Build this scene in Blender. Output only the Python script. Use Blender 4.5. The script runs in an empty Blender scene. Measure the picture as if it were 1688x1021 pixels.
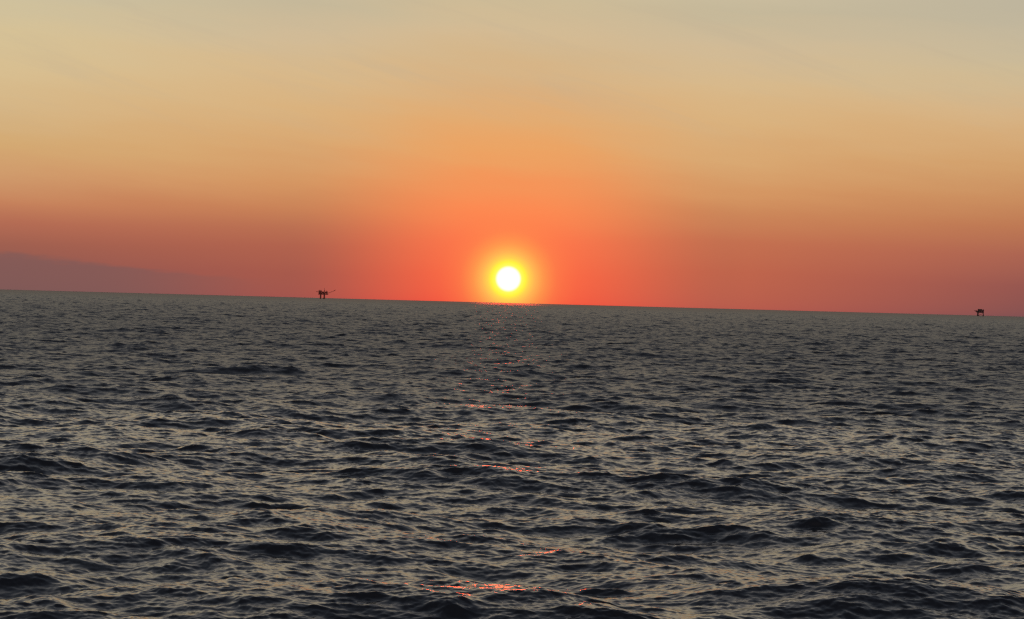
import bpy, bmesh, math, random
import numpy as np
from mathutils import Vector, Matrix

# ------------------------------------------------------------------ basics
sc = bpy.context.scene
col = sc.collection
R = math.radians
random.seed(4)

CAM_H = 6.0            # eye height above the mean sea level (m)
FPX = 4000.0           # focal length in pixels of the photograph
FOC = FPX / 1688      # focal length in picture widths
ROLL = 1.527           # deg, horizon drops to the right
PITCH = 0.1576          # deg, looking very slightly down
SUN_EL, SUN_AZ = 0.563, -0.105   # deg, azimuth measured from +Y towards +X

cam_data = bpy.data.cameras.new("camera")
cam = bpy.data.objects.new("camera", cam_data)
col.objects.link(cam)
cam_data.sensor_fit = 'HORIZONTAL'
cam_data.sensor_width = 36.0
cam_data.lens = 36.0 * FOC
cam_data.clip_start = 0.2
cam_data.clip_end = 200000
cam.matrix_world = (Matrix.Translation((0, 0, CAM_H)) @ Matrix.Rotation(R(90 - PITCH), 4, 'X')
                    @ Matrix.Rotation(R(ROLL), 4, 'Z'))
sc.camera = cam

sc.view_settings.view_transform = 'Standard'
sc.view_settings.look = 'None'
sc.view_settings.exposure = 0.0
sc.view_settings.gamma = 1.0
sc.render.engine = 'CYCLES'
sc.cycles.max_bounces = 4
sc.cycles.glossy_bounces = 3
sc.cycles.diffuse_bounces = 2
sc.cycles.use_denoising = False
sc.cycles.sample_clamp_direct = 6.0
sc.cycles.sample_clamp_indirect = 6.0
sc.cycles.filter_width = 1.3


def lin(c):
    out = []
    for v in c:
        v = v / 255.0
        out.append(v / 12.92 if v <= 0.04045 else ((v + 0.055) / 1.055) ** 2.4)
    return out


# ------------------------------------------------------------------ sky
world = bpy.data.worlds.new("World")
sc.world = world
world.use_nodes = True
world.cycles.sampling_method = 'MANUAL'
world.cycles.sample_map_resolution = 2048
nt = world.node_tree
nt.nodes.clear()


class G:
    """tiny node-expression builder"""
    def __init__(s, tree): s.t = tree

    def n(s, kind, **kw):
        nd = s.t.nodes.new(kind)
        for k, v in kw.items(): setattr(nd, k, v)
        return nd

    def put(s, sock, v):
        if hasattr(v, 'is_output'): s.t.links.new(v, sock)
        else: sock.default_value = v

    def m(s, op, a, b=None, c=None, clamp=False):
        nd = s.n('ShaderNodeMath', operation=op, use_clamp=clamp)
        for i, v in enumerate((a, b, c)):
            if v is not None: s.put(nd.inputs[i], v)
        return nd.outputs[0]

    def vm(s, op, a, b=None):
        nd = s.n('ShaderNodeVectorMath', operation=op)
        s.put(nd.inputs[0], a)
        if b is not None: s.put(nd.inputs[1], b)
        return nd

    def mapr(s, v, a, b, c=0.0, d=1.0, smooth=True):
        nd = s.n('ShaderNodeMapRange', interpolation_type='SMOOTHSTEP' if smooth else 'LINEAR')
        s.put(nd.inputs[0], v)
        for i, x in enumerate((a, b, c, d)): nd.inputs[i + 1].default_value = x
        return nd.outputs[0]

    def mix(s, f, a, b):
        nd = s.n('ShaderNodeMix', data_type='RGBA')
        s.put(nd.inputs[0], f); s.put(nd.inputs[6], a); s.put(nd.inputs[7], b)
        return nd.outputs[2]

    def ramp(s, v, stops, interp='LINEAR'):
        nd = s.n('ShaderNodeValToRGB')
        cr = nd.color_ramp
        cr.interpolation = interp
        while len(cr.elements) < len(stops): cr.elements.new(0.5)
        for e, (p, c) in zip(cr.elements, stops):
            e.position = p
        for e, (p, c) in zip(cr.elements, stops):
            e.position = p; e.color = (*c, 1)
        s.put(nd.inputs[0], v)
        return nd.outputs[0]


g = G(nt)
tc = g.n('ShaderNodeTexCoord').outputs['Generated']
dirn = g.vm('NORMALIZE', tc).outputs[0]
sep = g.n('ShaderNodeSeparateXYZ'); g.put(sep.inputs[0], dirn)
dx, dy, dz = sep.outputs
elev = g.m('DEGREES', g.m('ARCSINE', dz))
azim = g.m('DEGREES', g.m('ARCTAN2', dx, dy))

PXD = FPX * math.pi / 180     # photograph pixels per degree


def dg(px): return math.degrees(math.atan(px / FPX))


# thin uneven veils of high cloud bend the bands a little
veil_v = g.n('ShaderNodeCombineXYZ')
g.put(veil_v.inputs[0], g.m('MULTIPLY', azim, 0.2))
g.put(veil_v.inputs[1], g.m('ADD', g.m('MULTIPLY', elev, 1.45), g.m('MULTIPLY', azim, 0.12)))
veil = g.n('ShaderNodeTexNoise'); veil.inputs['Scale'].default_value = 1.0
veil.inputs['Detail'].default_value = 5.0; veil.inputs['Roughness'].default_value = 0.55
g.put(veil.inputs['Vector'], veil_v.outputs[0])
veilf = g.m('SUBTRACT', veil.outputs['Fac'], 0.5)
elev_w = g.m('ADD', elev, g.m('MULTIPLY', g.m('MULTIPLY', veilf, dg(62)), g.mapr(elev, dg(70), dg(260))))

SPAN = 90.0


def band(stops, upper, az=0.0):
    s = [(math.degrees(math.atan(px * math.cos(R(az)) / FPX)), lin(c)) for px, c in stops]
    s += [(d, lin(c)) for d, c in upper]
    # square-root spacing gives the low sky more of the ramp's precision
    return [(math.sqrt(d / SPAN), c) for d, c in s]


t = g.m('SQRT', g.m('DIVIDE', g.m('MAXIMUM', elev_w, 0.0), SPAN))
UP_W = [(9.5, (224, 207, 175)), (14, (214, 199, 176)), (20, (160, 157, 156)), (36, (92, 100, 113)), (56, (62, 69, 84)), (90, (52, 60, 78))]
UP_E = [(9.5, (214, 202, 176)), (14, (206, 194, 174)), (20, (156, 155, 155)), (36, (92, 100, 113)), (56, (62, 69, 84)), (90, (52, 60, 78))]
left = g.ramp(t, band([(0, (133, 84, 82)), (40, (146, 90, 82)), (75, (160, 96, 80)), (110, (180, 108, 84)),
                       (145, (198, 130, 92)), (190, (208, 155, 108)), (240, (212, 170, 115)),
                       (300, (214, 182, 134)), (360, (216, 190, 144)), (420, (215, 194, 150)),
                       (478, (205, 192, 158))], UP_E, dg(820)))
mid_hi = [(190, (213, 151, 99)), (250, (217, 168, 114)), (310, (218, 178, 126)), (370, (216, 185, 139)),
          (430, (209, 187, 151)), (490, (197, 184, 154))]
mid_left = g.ramp(t, band([(0, (162, 84, 77)), (40, (167, 90, 76)), (85, (177, 99, 78)), (115, (187, 112, 82)),
                           (150, (202, 131, 88))] + mid_hi, UP_W, dg(420)))
mid_right = g.ramp(t, band([(0, (182, 90, 77)), (60, (191, 101, 76)), (110, (196, 112, 80)),
                            (160, (205, 136, 90))] + mid_hi, UP_W, dg(420)))
cent = g.ramp(t, band([(0, (250, 86, 62)), (45, (255, 104, 68)), (100, (255, 119, 75)), (155, (254, 143, 85)),
                       (200, (243, 155, 96)), (250, (236, 170, 107)), (300, (229, 175, 117)),
                       (350, (221, 178, 130)), (400, (214, 182, 139)), (450, (212, 187, 148)),
                       (499, (205, 187, 151))], UP_W))
right = g.ramp(t, band([(0, (182, 90, 77)), (60, (191, 101, 76)), (110, (196, 112, 80)),
                            (160, (205, 136, 90))] + mid_hi, UP_W, dg(420)))
cent = g.ramp(t, band([(0, (250, 86, 62)), (45, (255, 104, 68)), (100, (255, 119, 75)), (150, (253, 138, 82)),
                       (200, (244, 150, 90)), (250, (236, 164, 100)), (300, (228, 171, 112)),
                       (350, (220, 176, 125)), (400, (213, 182, 138)), (450, (212, 187, 148)),
                       (499, (205, 187, 151))], UP_W))
right = g.ramp(t, band([(0, (125, 80, 82)), (50, (150, 87, 80)), (100, (172, 101, 82)), (150, (190, 121, 84)),
                        (200, (202, 142, 95)), (250, (210, 160, 108)), (300, (214, 172, 122)),
                        (340, (214, 180, 135)), (400, (206, 187, 150)), (460, (197, 184, 156)),
                        (520, (189, 180, 157))], UP_E, dg(820)))
adz = g.m('ABSOLUTE', g.m('SUBTRACT', azim, SUN_AZ))
midd = g.mix(g.mapr(azim, dg(-158), dg(158)), mid_left, mid_right)
sky = g.mix(g.mapr(adz, dg(34), dg(372)), cent, midd)
sky = g.mix(g.mapr(azim, dg(388), dg(849), smooth=False), sky, right)
sky = g.mix(g.mapr(azim, dg(-388), dg(-831), smooth=False), sky, left)

# faint cirrus streaks, slanting down to the right
cir_v = g.n('ShaderNodeCombineXYZ')
g.put(cir_v.inputs[0], g.m('MULTIPLY', azim, 0.16))
g.put(cir_v.inputs[1], g.m('ADD', g.m('MULTIPLY', elev, 1.5), g.m('MULTIPLY', azim, 0.42)))
cir = g.n('ShaderNodeTexNoise'); cir.inputs['Scale'].default_value = 1.0
cir.inputs['Detail'].default_value = 7.0; cir.inputs['Roughness'].default_value = 0.6
cir.inputs['Distortion'].default_value = 0.6
g.put(cir.inputs['Vector'], cir_v.outputs[0])
cirf = g.m('MULTIPLY', g.mapr(cir.outputs['Fac'], 0.48, 0.75), g.mapr(elev, dg(180), dg(380), 0.0, 0.25))
sky = g.mix(cirf, sky, (*lin((190, 174, 148)), 1))

# low bank of smoke-like stratus on the left, thinning to the right
bank_v = g.n('ShaderNodeCombineXYZ')
g.put(bank_v.inputs[0], g.m('MULTIPLY', azim, 0.93)); g.put(bank_v.inputs[1], g.m('MULTIPLY', elev, 4.3))
bank_n = g.n('ShaderNodeTexNoise'); bank_n.inputs['Scale'].default_value = 1.0
bank_n.inputs['Detail'].default_value = 4.0
g.put(bank_n.inputs['Vector'], bank_v.outputs[0])
top_el = g.m('ADD', g.mapr(azim, dg(-849), dg(-416), dg(60), dg(29), smooth=False),
             g.m('MULTIPLY', g.m('SUBTRACT', bank_n.outputs['Fac'], 0.5), dg(26)))
bank = g.m('MULTIPLY', g.mapr(g.m('SUBTRACT', top_el, elev), -dg(2.5), dg(9)), g.mapr(azim, dg(-346), dg(-700)))
sky = g.mix(g.m('MULTIPLY', bank, 0.68), sky, (*lin((124, 91, 89)), 1))

# sun: clear disc, yellow rim, orange aureole
sd = Vector((math.sin(R(SUN_AZ)) * math.cos(R(SUN_EL)), math.cos(R(SUN_AZ)) * math.cos(R(SUN_EL)), math.sin(R(SUN_EL))))
ang = g.m('DEGREES', g.m('ARCCOSINE', g.m('MINIMUM', g.vm('DOT_PRODUCT', dirn, tuple(sd)).outputs['Value'], 1.0)))
HALO = 141 / PXD
hp = g.m('DIVIDE', ang, HALO)
P = lambda px: px / PXD / HALO
aure = g.ramp(hp, [(0.0, (1, .9, .2)), (P(23), lin((255, 252, 90))), (P(28), lin((255, 244, 66))),
                   (P(34), lin((255, 216, 82))), (P(44), lin((255, 190, 86))), (P(58), lin((255, 168, 80))),
                   (P(80), lin((255, 142, 77))), (1.0, lin((255, 120, 74)))])
alpha = g.ramp(hp, [(0.0, (1, 1, 1)), (P(28), (1, 1, 1)), (P(45), (.84,) * 3), (P(65), (.56,) * 3),
                    (P(90), (.25,) * 3), (P(115), (.07,) * 3), (1.0, (0, 0, 0))])
sky = g.mix(alpha, sky, aure)
disc = g.mapr(ang, 16.8 / PXD, 22.8 / PXD, 1.0, 0.0)
sky = g.mix(disc, sky, (1.6, 1.1, 1.02, 1))

# the open sky overhead and behind comes from the atmosphere model
nish = g.n('ShaderNodeTexSky', sky_type='NISHITA', sun_disc=False)
nish.sun_elevation = R(SUN_EL); nish.sun_rotation = R(SUN_AZ)
nish.air_density = 1.2; nish.dust_density = 2.5; nish.altitude = 5
nv = g.vm('SCALE', nish.outputs[0]); nv.inputs[3].default_value = 0.12
sky = g.mix(g.mapr(elev, 45.0, 70.0, 0.0, 0.5), sky, nv.outputs[0])
# the sky opposite the sunset is already dimmer
sky = g.mix(g.mapr(dy, 0.3, -0.8, 0.0, 0.6), sky, (*lin((150, 132, 136)), 1))
bg = g.n('ShaderNodeBackground'); g.put(bg.inputs[0], sky); bg.inputs[1].default_value = 1.0
outw = g.n('ShaderNodeOutputWorld'); nt.links.new(bg.outputs[0], outw.inputs[0])

# ------------------------------------------------------------------ sun (deep red, almost set)
sl = bpy.data.lights.new("sun", 'SUN')
sl.energy = 0.50
sl.angle = R(1.5)
sl.color = (1.0, 0.065, 0.018)
so = bpy.data.objects.new("sun", sl)
col.objects.link(so)
so.rotation_euler = (-sd).to_track_quat('-Z', 'Y').to_euler()


# ------------------------------------------------------------------ sea surface: summed wave spectra
def cascade(seed, L, N, k0, k1, amp, kp, head, spread, rot, chop):
    """one square patch of sea from a random wave spectrum between wave numbers k0 and k1"""
    rng = np.random.default_rng(seed)
    k = np.fft.fftfreq(N, L / N) * 2 * np.pi
    kx, ky = np.meshgrid(k, k)
    km = np.hypot(kx, ky); km[0, 0] = 1
    S = amp / 2 * km ** -4 * np.exp(-1.25 * (kp / km) ** 2)
    gam = 3.0 ** np.exp(-((np.sqrt(km) - math.sqrt(kp)) ** 2) / (2 * 0.09 ** 2 * kp))
    S = S * gam 
    th = np.arctan2(ky, kx) + rot - head
    sp = spread
    D = np.abs(np.cos(th / 2)) ** (2 * sp)
    D = D / (np.abs(np.cos(np.linspace(-np.pi, np.pi, 721) / 2)) ** (2 * sp)).mean() / (2 * np.pi)
    edge = np.clip((km - k0 * .85) / (k0 * .3), 0, 1) * np.clip((k1 * 1.15 - km) / (k1 * .3), 0, 1)
    S = S * D * edge
    S[0, 0] = 0
    dk = 2 * np.pi / L
    a = np.sqrt(S * dk * dk)
    z = (rng.standard_normal((N, N)) + 1j * rng.standard_normal((N, N))) * a
    ik = 1j
    F = lambda f: np.real(np.fft.ifft2(f) * N * N)
    h = F(z)
    gx, gy = F(ik * kx * z), F(ik * ky * z)
    ddx, ddy = F(-ik * kx / km * z) * -chop, F(-ik * ky / km * z) * -chop
    return np.stack([h, ddx, ddy], -1).astype(np.float32), L, N, rot, float((gx ** 2 + gy ** 2).mean())


SEED = 31
HEAD = R(-90 - 12)          # waves run towards the viewer, slightly from the right
CASC = [
    cascade(SEED, 411.0, 1024, 0.10, 2.2, 0.0165, 0.42, HEAD, 3.5, 0.0, 1.0),
    cascade(SEED + 1, 53.0, 1024, 2.2, 14.0, 0.0255, 0.42, HEAD, 3.2, R(23), 0.8),
    cascade(SEED + 2, 9.7, 1024, 14.0, 70.0, 0.0270, 0.42, HEAD, 3.0, R(-37), 0.4),
]


LOD = ((12000, 40000), (2500, 12000), (120, 600))
LEAN = 0.5            # wind-driven crests lean forward, towards the viewer
BASE_A2 = 0.15 ** 4


def sample(c, x, y):
    F, L, N, rot, _ = c
    cr, sr = math.cos(rot), math.sin(rot)
    # grid coordinates are the world turned by -rot
    u = (x * cr + y * sr) / L * N
    v = (-x * sr + y * cr) / L * N
    iu = np.floor(u).astype(np.int64); iv = np.floor(v).astype(np.int64)
    fu = (u - iu).astype(np.float32)[:, None]; fv = (v - iv).astype(np.float32)[:, None]
    iu %= N; iv %= N
    iu1 = (iu + 1) % N; iv1 = (iv + 1) % N
    o = (F[iv, iu] * (1 - fu) + F[iv, iu1] * fu) * (1 - fv) + (F[iv1, iu] * (1 - fu) + F[iv1, iu1] * fu) * fv
    r = np.empty_like(o)
    r[:, 0] = o[:, 0]
    r[:, 1] = cr * o[:, 1] - sr * o[:, 2]; r[:, 2] = sr * o[:, 1] + cr * o[:, 2]
    return r


def build_sea():
    # rings spaced by their radius, spokes dense over the open view, coarse elsewhere
    rad = [0.6]
    while rad[-1] < 70000:
        r = rad[-1]
        st = 0.12 if r < 10 else (0.02 if r < 32 else (0.0011 if r < 3000 else (0.0022 if r < 6000 else (0.006 if r < 16000 else 0.05))))
        rad.append(r * (1 + st))
    rad = np.array(rad)
    az = np.concatenate([np.linspace(-180, -25, 75)[:-1], np.linspace(-25, -12.6, 200)[:-1], np.linspace(-12.6, 12.6, 1800)[:-1],
                         np.linspace(12.6, 25, 200)[:-1], np.linspace(25, 180, 75)[:-1]])
    na, nr = len(az), len(rad)
    rr, aa = np.meshgrid(rad, np.radians(az), indexing='ij')
    x = (rr * np.sin(aa)).ravel(); y = (rr * np.cos(aa)).ravel()
    nv_ = x.size
    co = np.empty((nv_, 3), np.float32); ro = np.empty(nv_, np.float32)
    CH = 400000
    for s in range(0, nv_, CH):
        e = min(nv_, s + CH)
        xs, ys = x[s:e], y[s:e]
        rd = np.hypot(xs, ys)
        tot = 0; un = 0
        # waves too short for the mesh at their distance become surface roughness instead
        for c, (r0, r1) in zip(CASC, LOD):
            w = np.clip((math.log(r1) - np.log(rd)) / math.log(r1 / r0), 0, 1).astype(np.float32)
            tot = tot + sample(c, xs - 1.1, ys) * w[:, None]
            un = un + (1 - w ** 2) * c[4]
        tot[:, 1] += LEAN * math.cos(HEAD) * tot[:, 0]; tot[:, 2] += LEAN * math.sin(HEAD) * tot[:, 0]
        ro[s:e] = (un + BASE_A2) ** 0.25
        fade = np.clip(1 - (rd - 15000) / 20000, 0, 1)
        co[s:e, 0] = xs + tot[:, 1] * fade; co[s:e, 1] = ys + tot[:, 2] * fade; co[s:e, 2] = tot[:, 0] * fade
    i, j = np.meshgrid(np.arange(nr - 1), np.arange(na), indexing='ij')
    j2 = (j + 1) % na
    quads = np.stack([i * na + j, i * na + j2, (i + 1) * na + j2, (i + 1) * na + j], -1).reshape(-1, 4)[:, ::-1].astype(np.int32)
    nf = len(quads)
    me = bpy.data.meshes.new("sea")
    me.vertices.add(nv_); me.loops.add(nf * 4); me.polygons.add(nf)
    me.vertices.foreach_set('co', co.ravel())
    me.loops.foreach_set('vertex_index', np.ascontiguousarray(quads).ravel())
    me.polygons.foreach_set('loop_start', np.arange(0, nf * 4, 4, dtype=np.int32))
    me.polygons.foreach_set('use_smooth', np.ones(nf, bool))
    ar = me.attributes.new('ripple_roughness', 'FLOAT', 'POINT')
    ar.data.foreach_set('value', ro)
    me.update(calc_edges=False)
    print('mss', [c[4] for c in CASC])
    o = bpy.data.objects.new("sea", me)
    col.objects.link(o)
    o['kind'] = 'structure'
    o['label'] = 'dark choppy open sea reflecting the sunset'
    print('sea verts', nv_)
    return o


def water_material():
    m = bpy.data.materials.new("sea_water"); m.use_nodes = True
    t = m.node_tree; t.nodes.clear(); q = G(t)
    b = q.n('ShaderNodeBsdfPrincipled')
    b.inputs['Base Color'].default_value = (0.019, 0.0235, 0.031, 1)
    b.distribution = 'GGX'
    q.put(b.inputs['Roughness'], q.n('ShaderNodeAttribute', attribute_name='ripple_roughness').outputs['Fac'])
    b.inputs['IOR'].default_value = 1.333
    o = q.n('ShaderNodeOutputMaterial'); t.links.new(b.outputs[0], o.inputs[0])
    return m


sea = build_sea()
sea.data.materials.append(water_material())


# ------------------------------------------------------------------ offshore platforms
def steel(name, base, rust, scale=0.25):
    m = bpy.data.materials.new(name); m.use_nodes = True
    t = m.node_tree; q = G(t)
    b = t.nodes['Principled BSDF']
    geo = q.n('ShaderNodeTexCoord').outputs['Object']
    nz = q.n('ShaderNodeTexNoise'); q.put(nz.inputs['Vector'], geo)
    nz.inputs['Scale'].default_value = scale; nz.inputs['Detail'].default_value = 6
    f = q.mapr(nz.outputs['Fac'], 0.42, 0.62)
    q.put(b.inputs['Base Color'], q.mix(f, (*base, 1), (*rust, 1)))
    b.inputs['Roughness'].default_value = 0.7
    return m


RED = steel('haze_red_steel', (0.42, 0.09, 0.07), (0.32, 0.09, 0.06))  # red glow of the sunset haze put into the steel colour
RED2 = steel('haze_dark_red_steel', (0.34, 0.075, 0.06), (0.26, 0.08, 0.055))  # same haze red in the colour, one tone darker
DARK = steel('weathered_dark_steel', (0.055, 0.035, 0.04), (0.07, 0.04, 0.035))
DARK2 = steel('weathered_grey_steel', (0.09, 0.065, 0.07), (0.08, 0.05, 0.045))


def box(bm, c, s, rz=0.0):
    mt = Matrix.Translation(c) @ Matrix.Rotation(rz, 4, 'Z') @ Matrix.Diagonal((*s, 1))
    bmesh.ops.create_cube(bm, size=1.0, matrix=mt)


def tube(bm, a, b, r, n=8, r2=None):
    a, b = Vector(a), Vector(b); d = b - a
    mt = Matrix.Translation((a + b) / 2) @ d.to_track_quat('Z', 'Y').to_matrix().to_4x4()
    bmesh.ops.create_cone(bm, cap_ends=True, segments=n, radius1=r, radius2=r if r2 is None else r2, depth=d.length, matrix=mt)


def part(name, bm, mat, parent):
    me = bpy.data.meshes.new(name); bm.to_mesh(me); bm.free()
    me.materials.append(mat)
    o = bpy.data.objects.new(name, me); col.objects.link(o); o.parent = parent
    return o


def lattice(bm, a, b, w0, w1, n, r):
    """square truss boom from a to b"""
    a, b = Vector(a), Vector(b); d = (b - a).normalized()
    sx = d.cross(Vector((0, 1, 0))).normalized(); sy = d.cross(sx).normalized()
    ring = []
    for i in range(n + 1):
        f = i / n; w = (w0 + (w1 - w0) * f) / 2; p = a.lerp(b, f)
        ring.append([p + sx * w * i1 + sy * w * i2 for i1, i2 in ((-1, -1), (1, -1), (1, 1), (-1, 1))])
    for k in range(4): tube(bm, ring[0][k], ring[-1][k], r, 6)
    for i in range(n):
        for k in range(4):
            tube(bm, ring[i][k], ring[i + 1][(k + 1) % 4], r * .6, 5)
            tube(bm, ring[i + 1][k], ring[i + 1][(k + 1) % 4], r * .6, 5)


def empty(name, az, dist, label, group):
    e = bpy.data.objects.new(name, None); col.objects.link(e)
    e.location = (dist * math.sin(R(az)), dist * math.cos(R(az)), 0)
    e.rotation_euler = (0, 0, R(-az))
    e['label'] = label; e['category'] = 'oil platform'
    if group: e['group'] = group
    return e


def deck(bm, x0, x1, y0, y1, z, th=1.2):
    box(bm, ((x0 + x1) / 2, (y0 + y1) / 2, z), (x1 - x0, y1 - y0, th))
    # handrail
    for px in np.linspace(x0 + .3, x1 - .3, max(2, int((x1 - x0) / 3))):
        for py in (y0 + .3, y1 - .3): tube(bm, (px, py, z + th / 2), (px, py, z + th / 2 + 1.2), .09, 5)
    for py in (y0 + .3, y1 - .3): tube(bm, (x0 + .3, py, z + th / 2 + 1.2), (x1 - .3, py, z + th / 2 + 1.2), .09, 5)


# --- platform on the left with the long flare boom (about 3.02 m per photo pixel)
def flare_platform():
    p = empty('offshore_platform', -4.454, 12117.0,
              'haze-reddened oil platform on two stout leg pairs and a long flare boom', 'oil platforms on the horizon')
    for x, r in ((-13.2, 4.0), (5.0, 3.8)):
        for y in (-9, 9):
            bm = bmesh.new()
            tube(bm, (x, y, -30), (x, y, 21.5), r, 14)
            part('leg', bm, RED2, p)
    for x in (-13.2, 5.0):
        bm = bmesh.new()
        for z0, z1 in ((1.5, 11), (11, 20.5)):
            tube(bm, (x, -9, z0), (x, 9, z1), .6); tube(bm, (x, 9, z0), (x, -9, z1), .6)
            tube(bm, (x, -9, z1), (x, 9, z1), .6)
        part('brace', bm, RED2, p)
    bm = bmesh.new()                     # boat landing by the right leg
    box(bm, (4.0, -13, 4.2), (13, 4, .6)); box(bm, (4.0, -13, 1.6), (13, 4, .6))
    for x in np.linspace(-2, 10, 7): tube(bm, (x, -15, -3), (x, -15, 7), .4)
    for x in (-2, 10): tube(bm, (x, -11, 4), (5, -9, 9), .5)
    part('boat_landing', bm, RED2, p)
    bm = bmesh.new(); deck(bm, -26, 25, -14, 14, 22.4, 2.2); part('lower_deck', bm, RED, p)
    bm = bmesh.new(); deck(bm, -25, 25, -14, 14, 30.2, 1.6); part('middle_deck', bm, RED, p)
    bm = bmesh.new(); deck(bm, -24, 23, -14, 14, 36.2, 1.4); part('upper_deck', bm, RED, p)
    for x0, x1, y0, y1, z0, z1, mt in ((-24, -4, -11, 11, 23.5, 29.4, RED2), (-3.2, 10, -12, 10, 23.5, 29.4, RED2),
                                       (11, 22, -10, 9, 23.5, 28.8, RED), (-23, -9, -10, 10, 31.0, 35.5, RED),
                                       (-8.2, 6, -11, 11, 31.0, 35.5, RED2), (7, 21, -8, 8, 31.0, 35.2, RED2)):
        bm = bmesh.new(); box(bm, ((x0 + x1) / 2, (y0 + y1) / 2, (z0 + z1) / 2), (x1 - x0, y1 - y0, z1 - z0))
        for k in np.linspace(x0 + 1, x1 - 1, 6): box(bm, (k, y0 - .15, (z0 + z1) / 2), (.35, .3, z1 - z0 - .3))
        part('process_module', bm, mt, p)
    bm = bmesh.new()                     # quarters block, higher on the left
    box(bm, (-16, 0, 38.9), (17, 18, 4.2)); box(bm, (-17, 0, 41.6), (13, 14, 1.2))
    part('quarters', bm, RED, p)
    bm = bmesh.new()
    bmesh.ops.create_cone(bm, cap_ends=True, segments=8, radius1=8.5, radius2=8.5, depth=.7, matrix=Matrix.Translation((-15, 0, 44.2)))
    for a in range(4): tube(bm, (-15 + 4 * math.cos(a * 1.57 + .8), 4 * math.sin(a * 1.57 + .8), 41.5), (-15 + 6 * math.cos(a * 1.57 + .8), 6 * math.sin(a * 1.57 + .8), 44), .3)
    part('helideck', bm, RED2, p)
    bm = bmesh.new()                     # crane pedestal and mast
    tube(bm, (5.5, -4, 36), (5.5, -4, 43), 1.5, 10); box(bm, (5.5, -4, 42.5), (4, 4, 3.2))
    part('crane_cab', bm, RED2, p)
    bm = bmesh.new(); lattice(bm, (5.2, -4, 43.5), (4.6, -4, 54), 1.7, .9, 7, .22); part('crane_boom', bm, RED2, p)
    bm = bmesh.new(); tube(bm, (15, 4, 36.8), (15, 4, 42), 1.1, 10); tube(bm, (18, 4, 36.8), (18, 4, 40.5), .8, 10)
    part('exhaust_stack', bm, RED2, p)
    bm = bmesh.new(); lattice(bm, (-25, -6, 35), (-34, -6, 36.2), 2.8, 2.2, 5, .3); box(bm, (-33, -6, 35.6), (4.4, 3, 2.6))
    part('lifeboat_davit', bm, RED2, p)
    bm = bmesh.new(); lattice(bm, (24, 0, 29.5), (57, 0, 43.5), 3.0, 1.6, 16, .26); part('flare_boom', bm, RED, p)
    bm = bmesh.new(); tube(bm, (51, 0, 42.2), (59.5, 0, 46.2), 1.1, 8); tube(bm, (59, 0, 45.6), (60, 0, 49), .8, 8, .3)
    part('flare_tip', bm, RED, p)
    return p


# --- compact platform on the right (about 3.67 m per photo pixel)
def compact_platform():
    p = empty('offshore_platform', 10.92, 14951.0,
              'near black blocky oil platform with overhanging helideck, right of the sun', 'oil platforms on the horizon')
    tops = ((-15, -8), (17, -8), (17, 8), (-15, 8))
    for x, y in tops:
        bm = bmesh.new(); tube(bm, (x * 1.32, y * 1.6, -30), (x, y, 21), 3.6, 12, 2.8); part('leg', bm, DARK if x < 0 else DARK2, p)
    bm = bmesh.new()
    for a, b in ((0, 1), (1, 2), (2, 3), (3, 0)):
        (ax, ay), (bx, by) = tops[a], tops[b]
        tube(bm, (ax * 1.17, ay * 1.3, 3), (bx * 1.03, by * 1.06, 18), .6); tube(bm, (bx * 1.17, by * 1.3, 3), (ax * 1.03, ay * 1.06, 18), .6)
        tube(bm, (ax * 1.2, ay * 1.36, 1.8), (bx * 1.2, by * 1.36, 1.8), .7)
    part('brace', bm, DARK2, p)
    bm = bmesh.new()                     # boat landing and riser bundle at the left legs
    box(bm, (-9, -13.5, 2.6), (16, 4, .8)); box(bm, (-11, -13.5, 5.2), (9, 4, .6))
    for x in (-16, -13, -10, -7, -4): tube(bm, (x, -15.2, -3), (x, -15.2, 6), .5)
    part('boat_landing', bm, DARK, p)
    bm = bmesh.new()
    for x in (-16, -14, -12, -10.2): tube(bm, (x, -6, -8), (x, -6, 21), .8, 8)
    part('riser', bm, DARK, p)
    bm = bmesh.new(); deck(bm, -21, 22, -13, 13, 21.6, 1.8); part('lower_deck', bm, DARK, p)
    bm = bmesh.new(); deck(bm, -20, 23, -13, 13, 32.5, 1.6); part('upper_deck', bm, DARK, p)
    for x0, x1, y0, y1, z0, z1, mt in ((-20, -3, -11, 11, 22.6, 31.6, DARK), (-2.4, 9, -11, 11, 22.6, 31.6, DARK),
                                       (9.6, 21, -9, 9, 22.6, 31.5, DARK), (-15, 11, -9, 9, 33.4, 43.5, DARK), (11.5, 22, -7, 7, 33.4, 40, DARK2)):
        bm = bmesh.new(); box(bm, ((x0 + x1) / 2, (y0 + y1) / 2, (z0 + z1) / 2), (x1 - x0, y1 - y0, z1 - z0))
        for k in np.linspace(x0 + 1, x1 - 1, 6): box(bm, (k, y0 - .15, (z0 + z1) / 2), (.35, .3, z1 - z0 - .3))
        part('process_module', bm, mt, p)
    bm = bmesh.new()                     # helideck cantilevered to the left on raking struts
    bmesh.ops.create_cone(bm, cap_ends=True, segments=8, radius1=10, radius2=10, depth=.8, matrix=Matrix.Translation((-29, -2, 34.6)))
    for y in (-7, 3):
        tube(bm, (-19, y, 22), (-35, y, 34), 1.0); tube(bm, (-19, y, 27), (-28, y, 34), .9); tube(bm, (-19, y, 33), (-30, y, 34), .9)
    box(bm, (-23, -2, 29.5), (7, 9, 6))
    part('helideck', bm, DARK, p)
    bm = bmesh.new(); tube(bm, (-13, 2, 42), (-13, 2, 47), .7, 8, .3); part('mast', bm, DARK, p)
    bm = bmesh.new(); tube(bm, (19, 0, 33), (19, 0, 43), 1.2, 10); tube(bm, (16.5, 0, 33), (16.5, 0, 41.5), .9, 10); part('exhaust_stack', bm, DARK2, p)
    return p


flare_platform()
compact_platform()
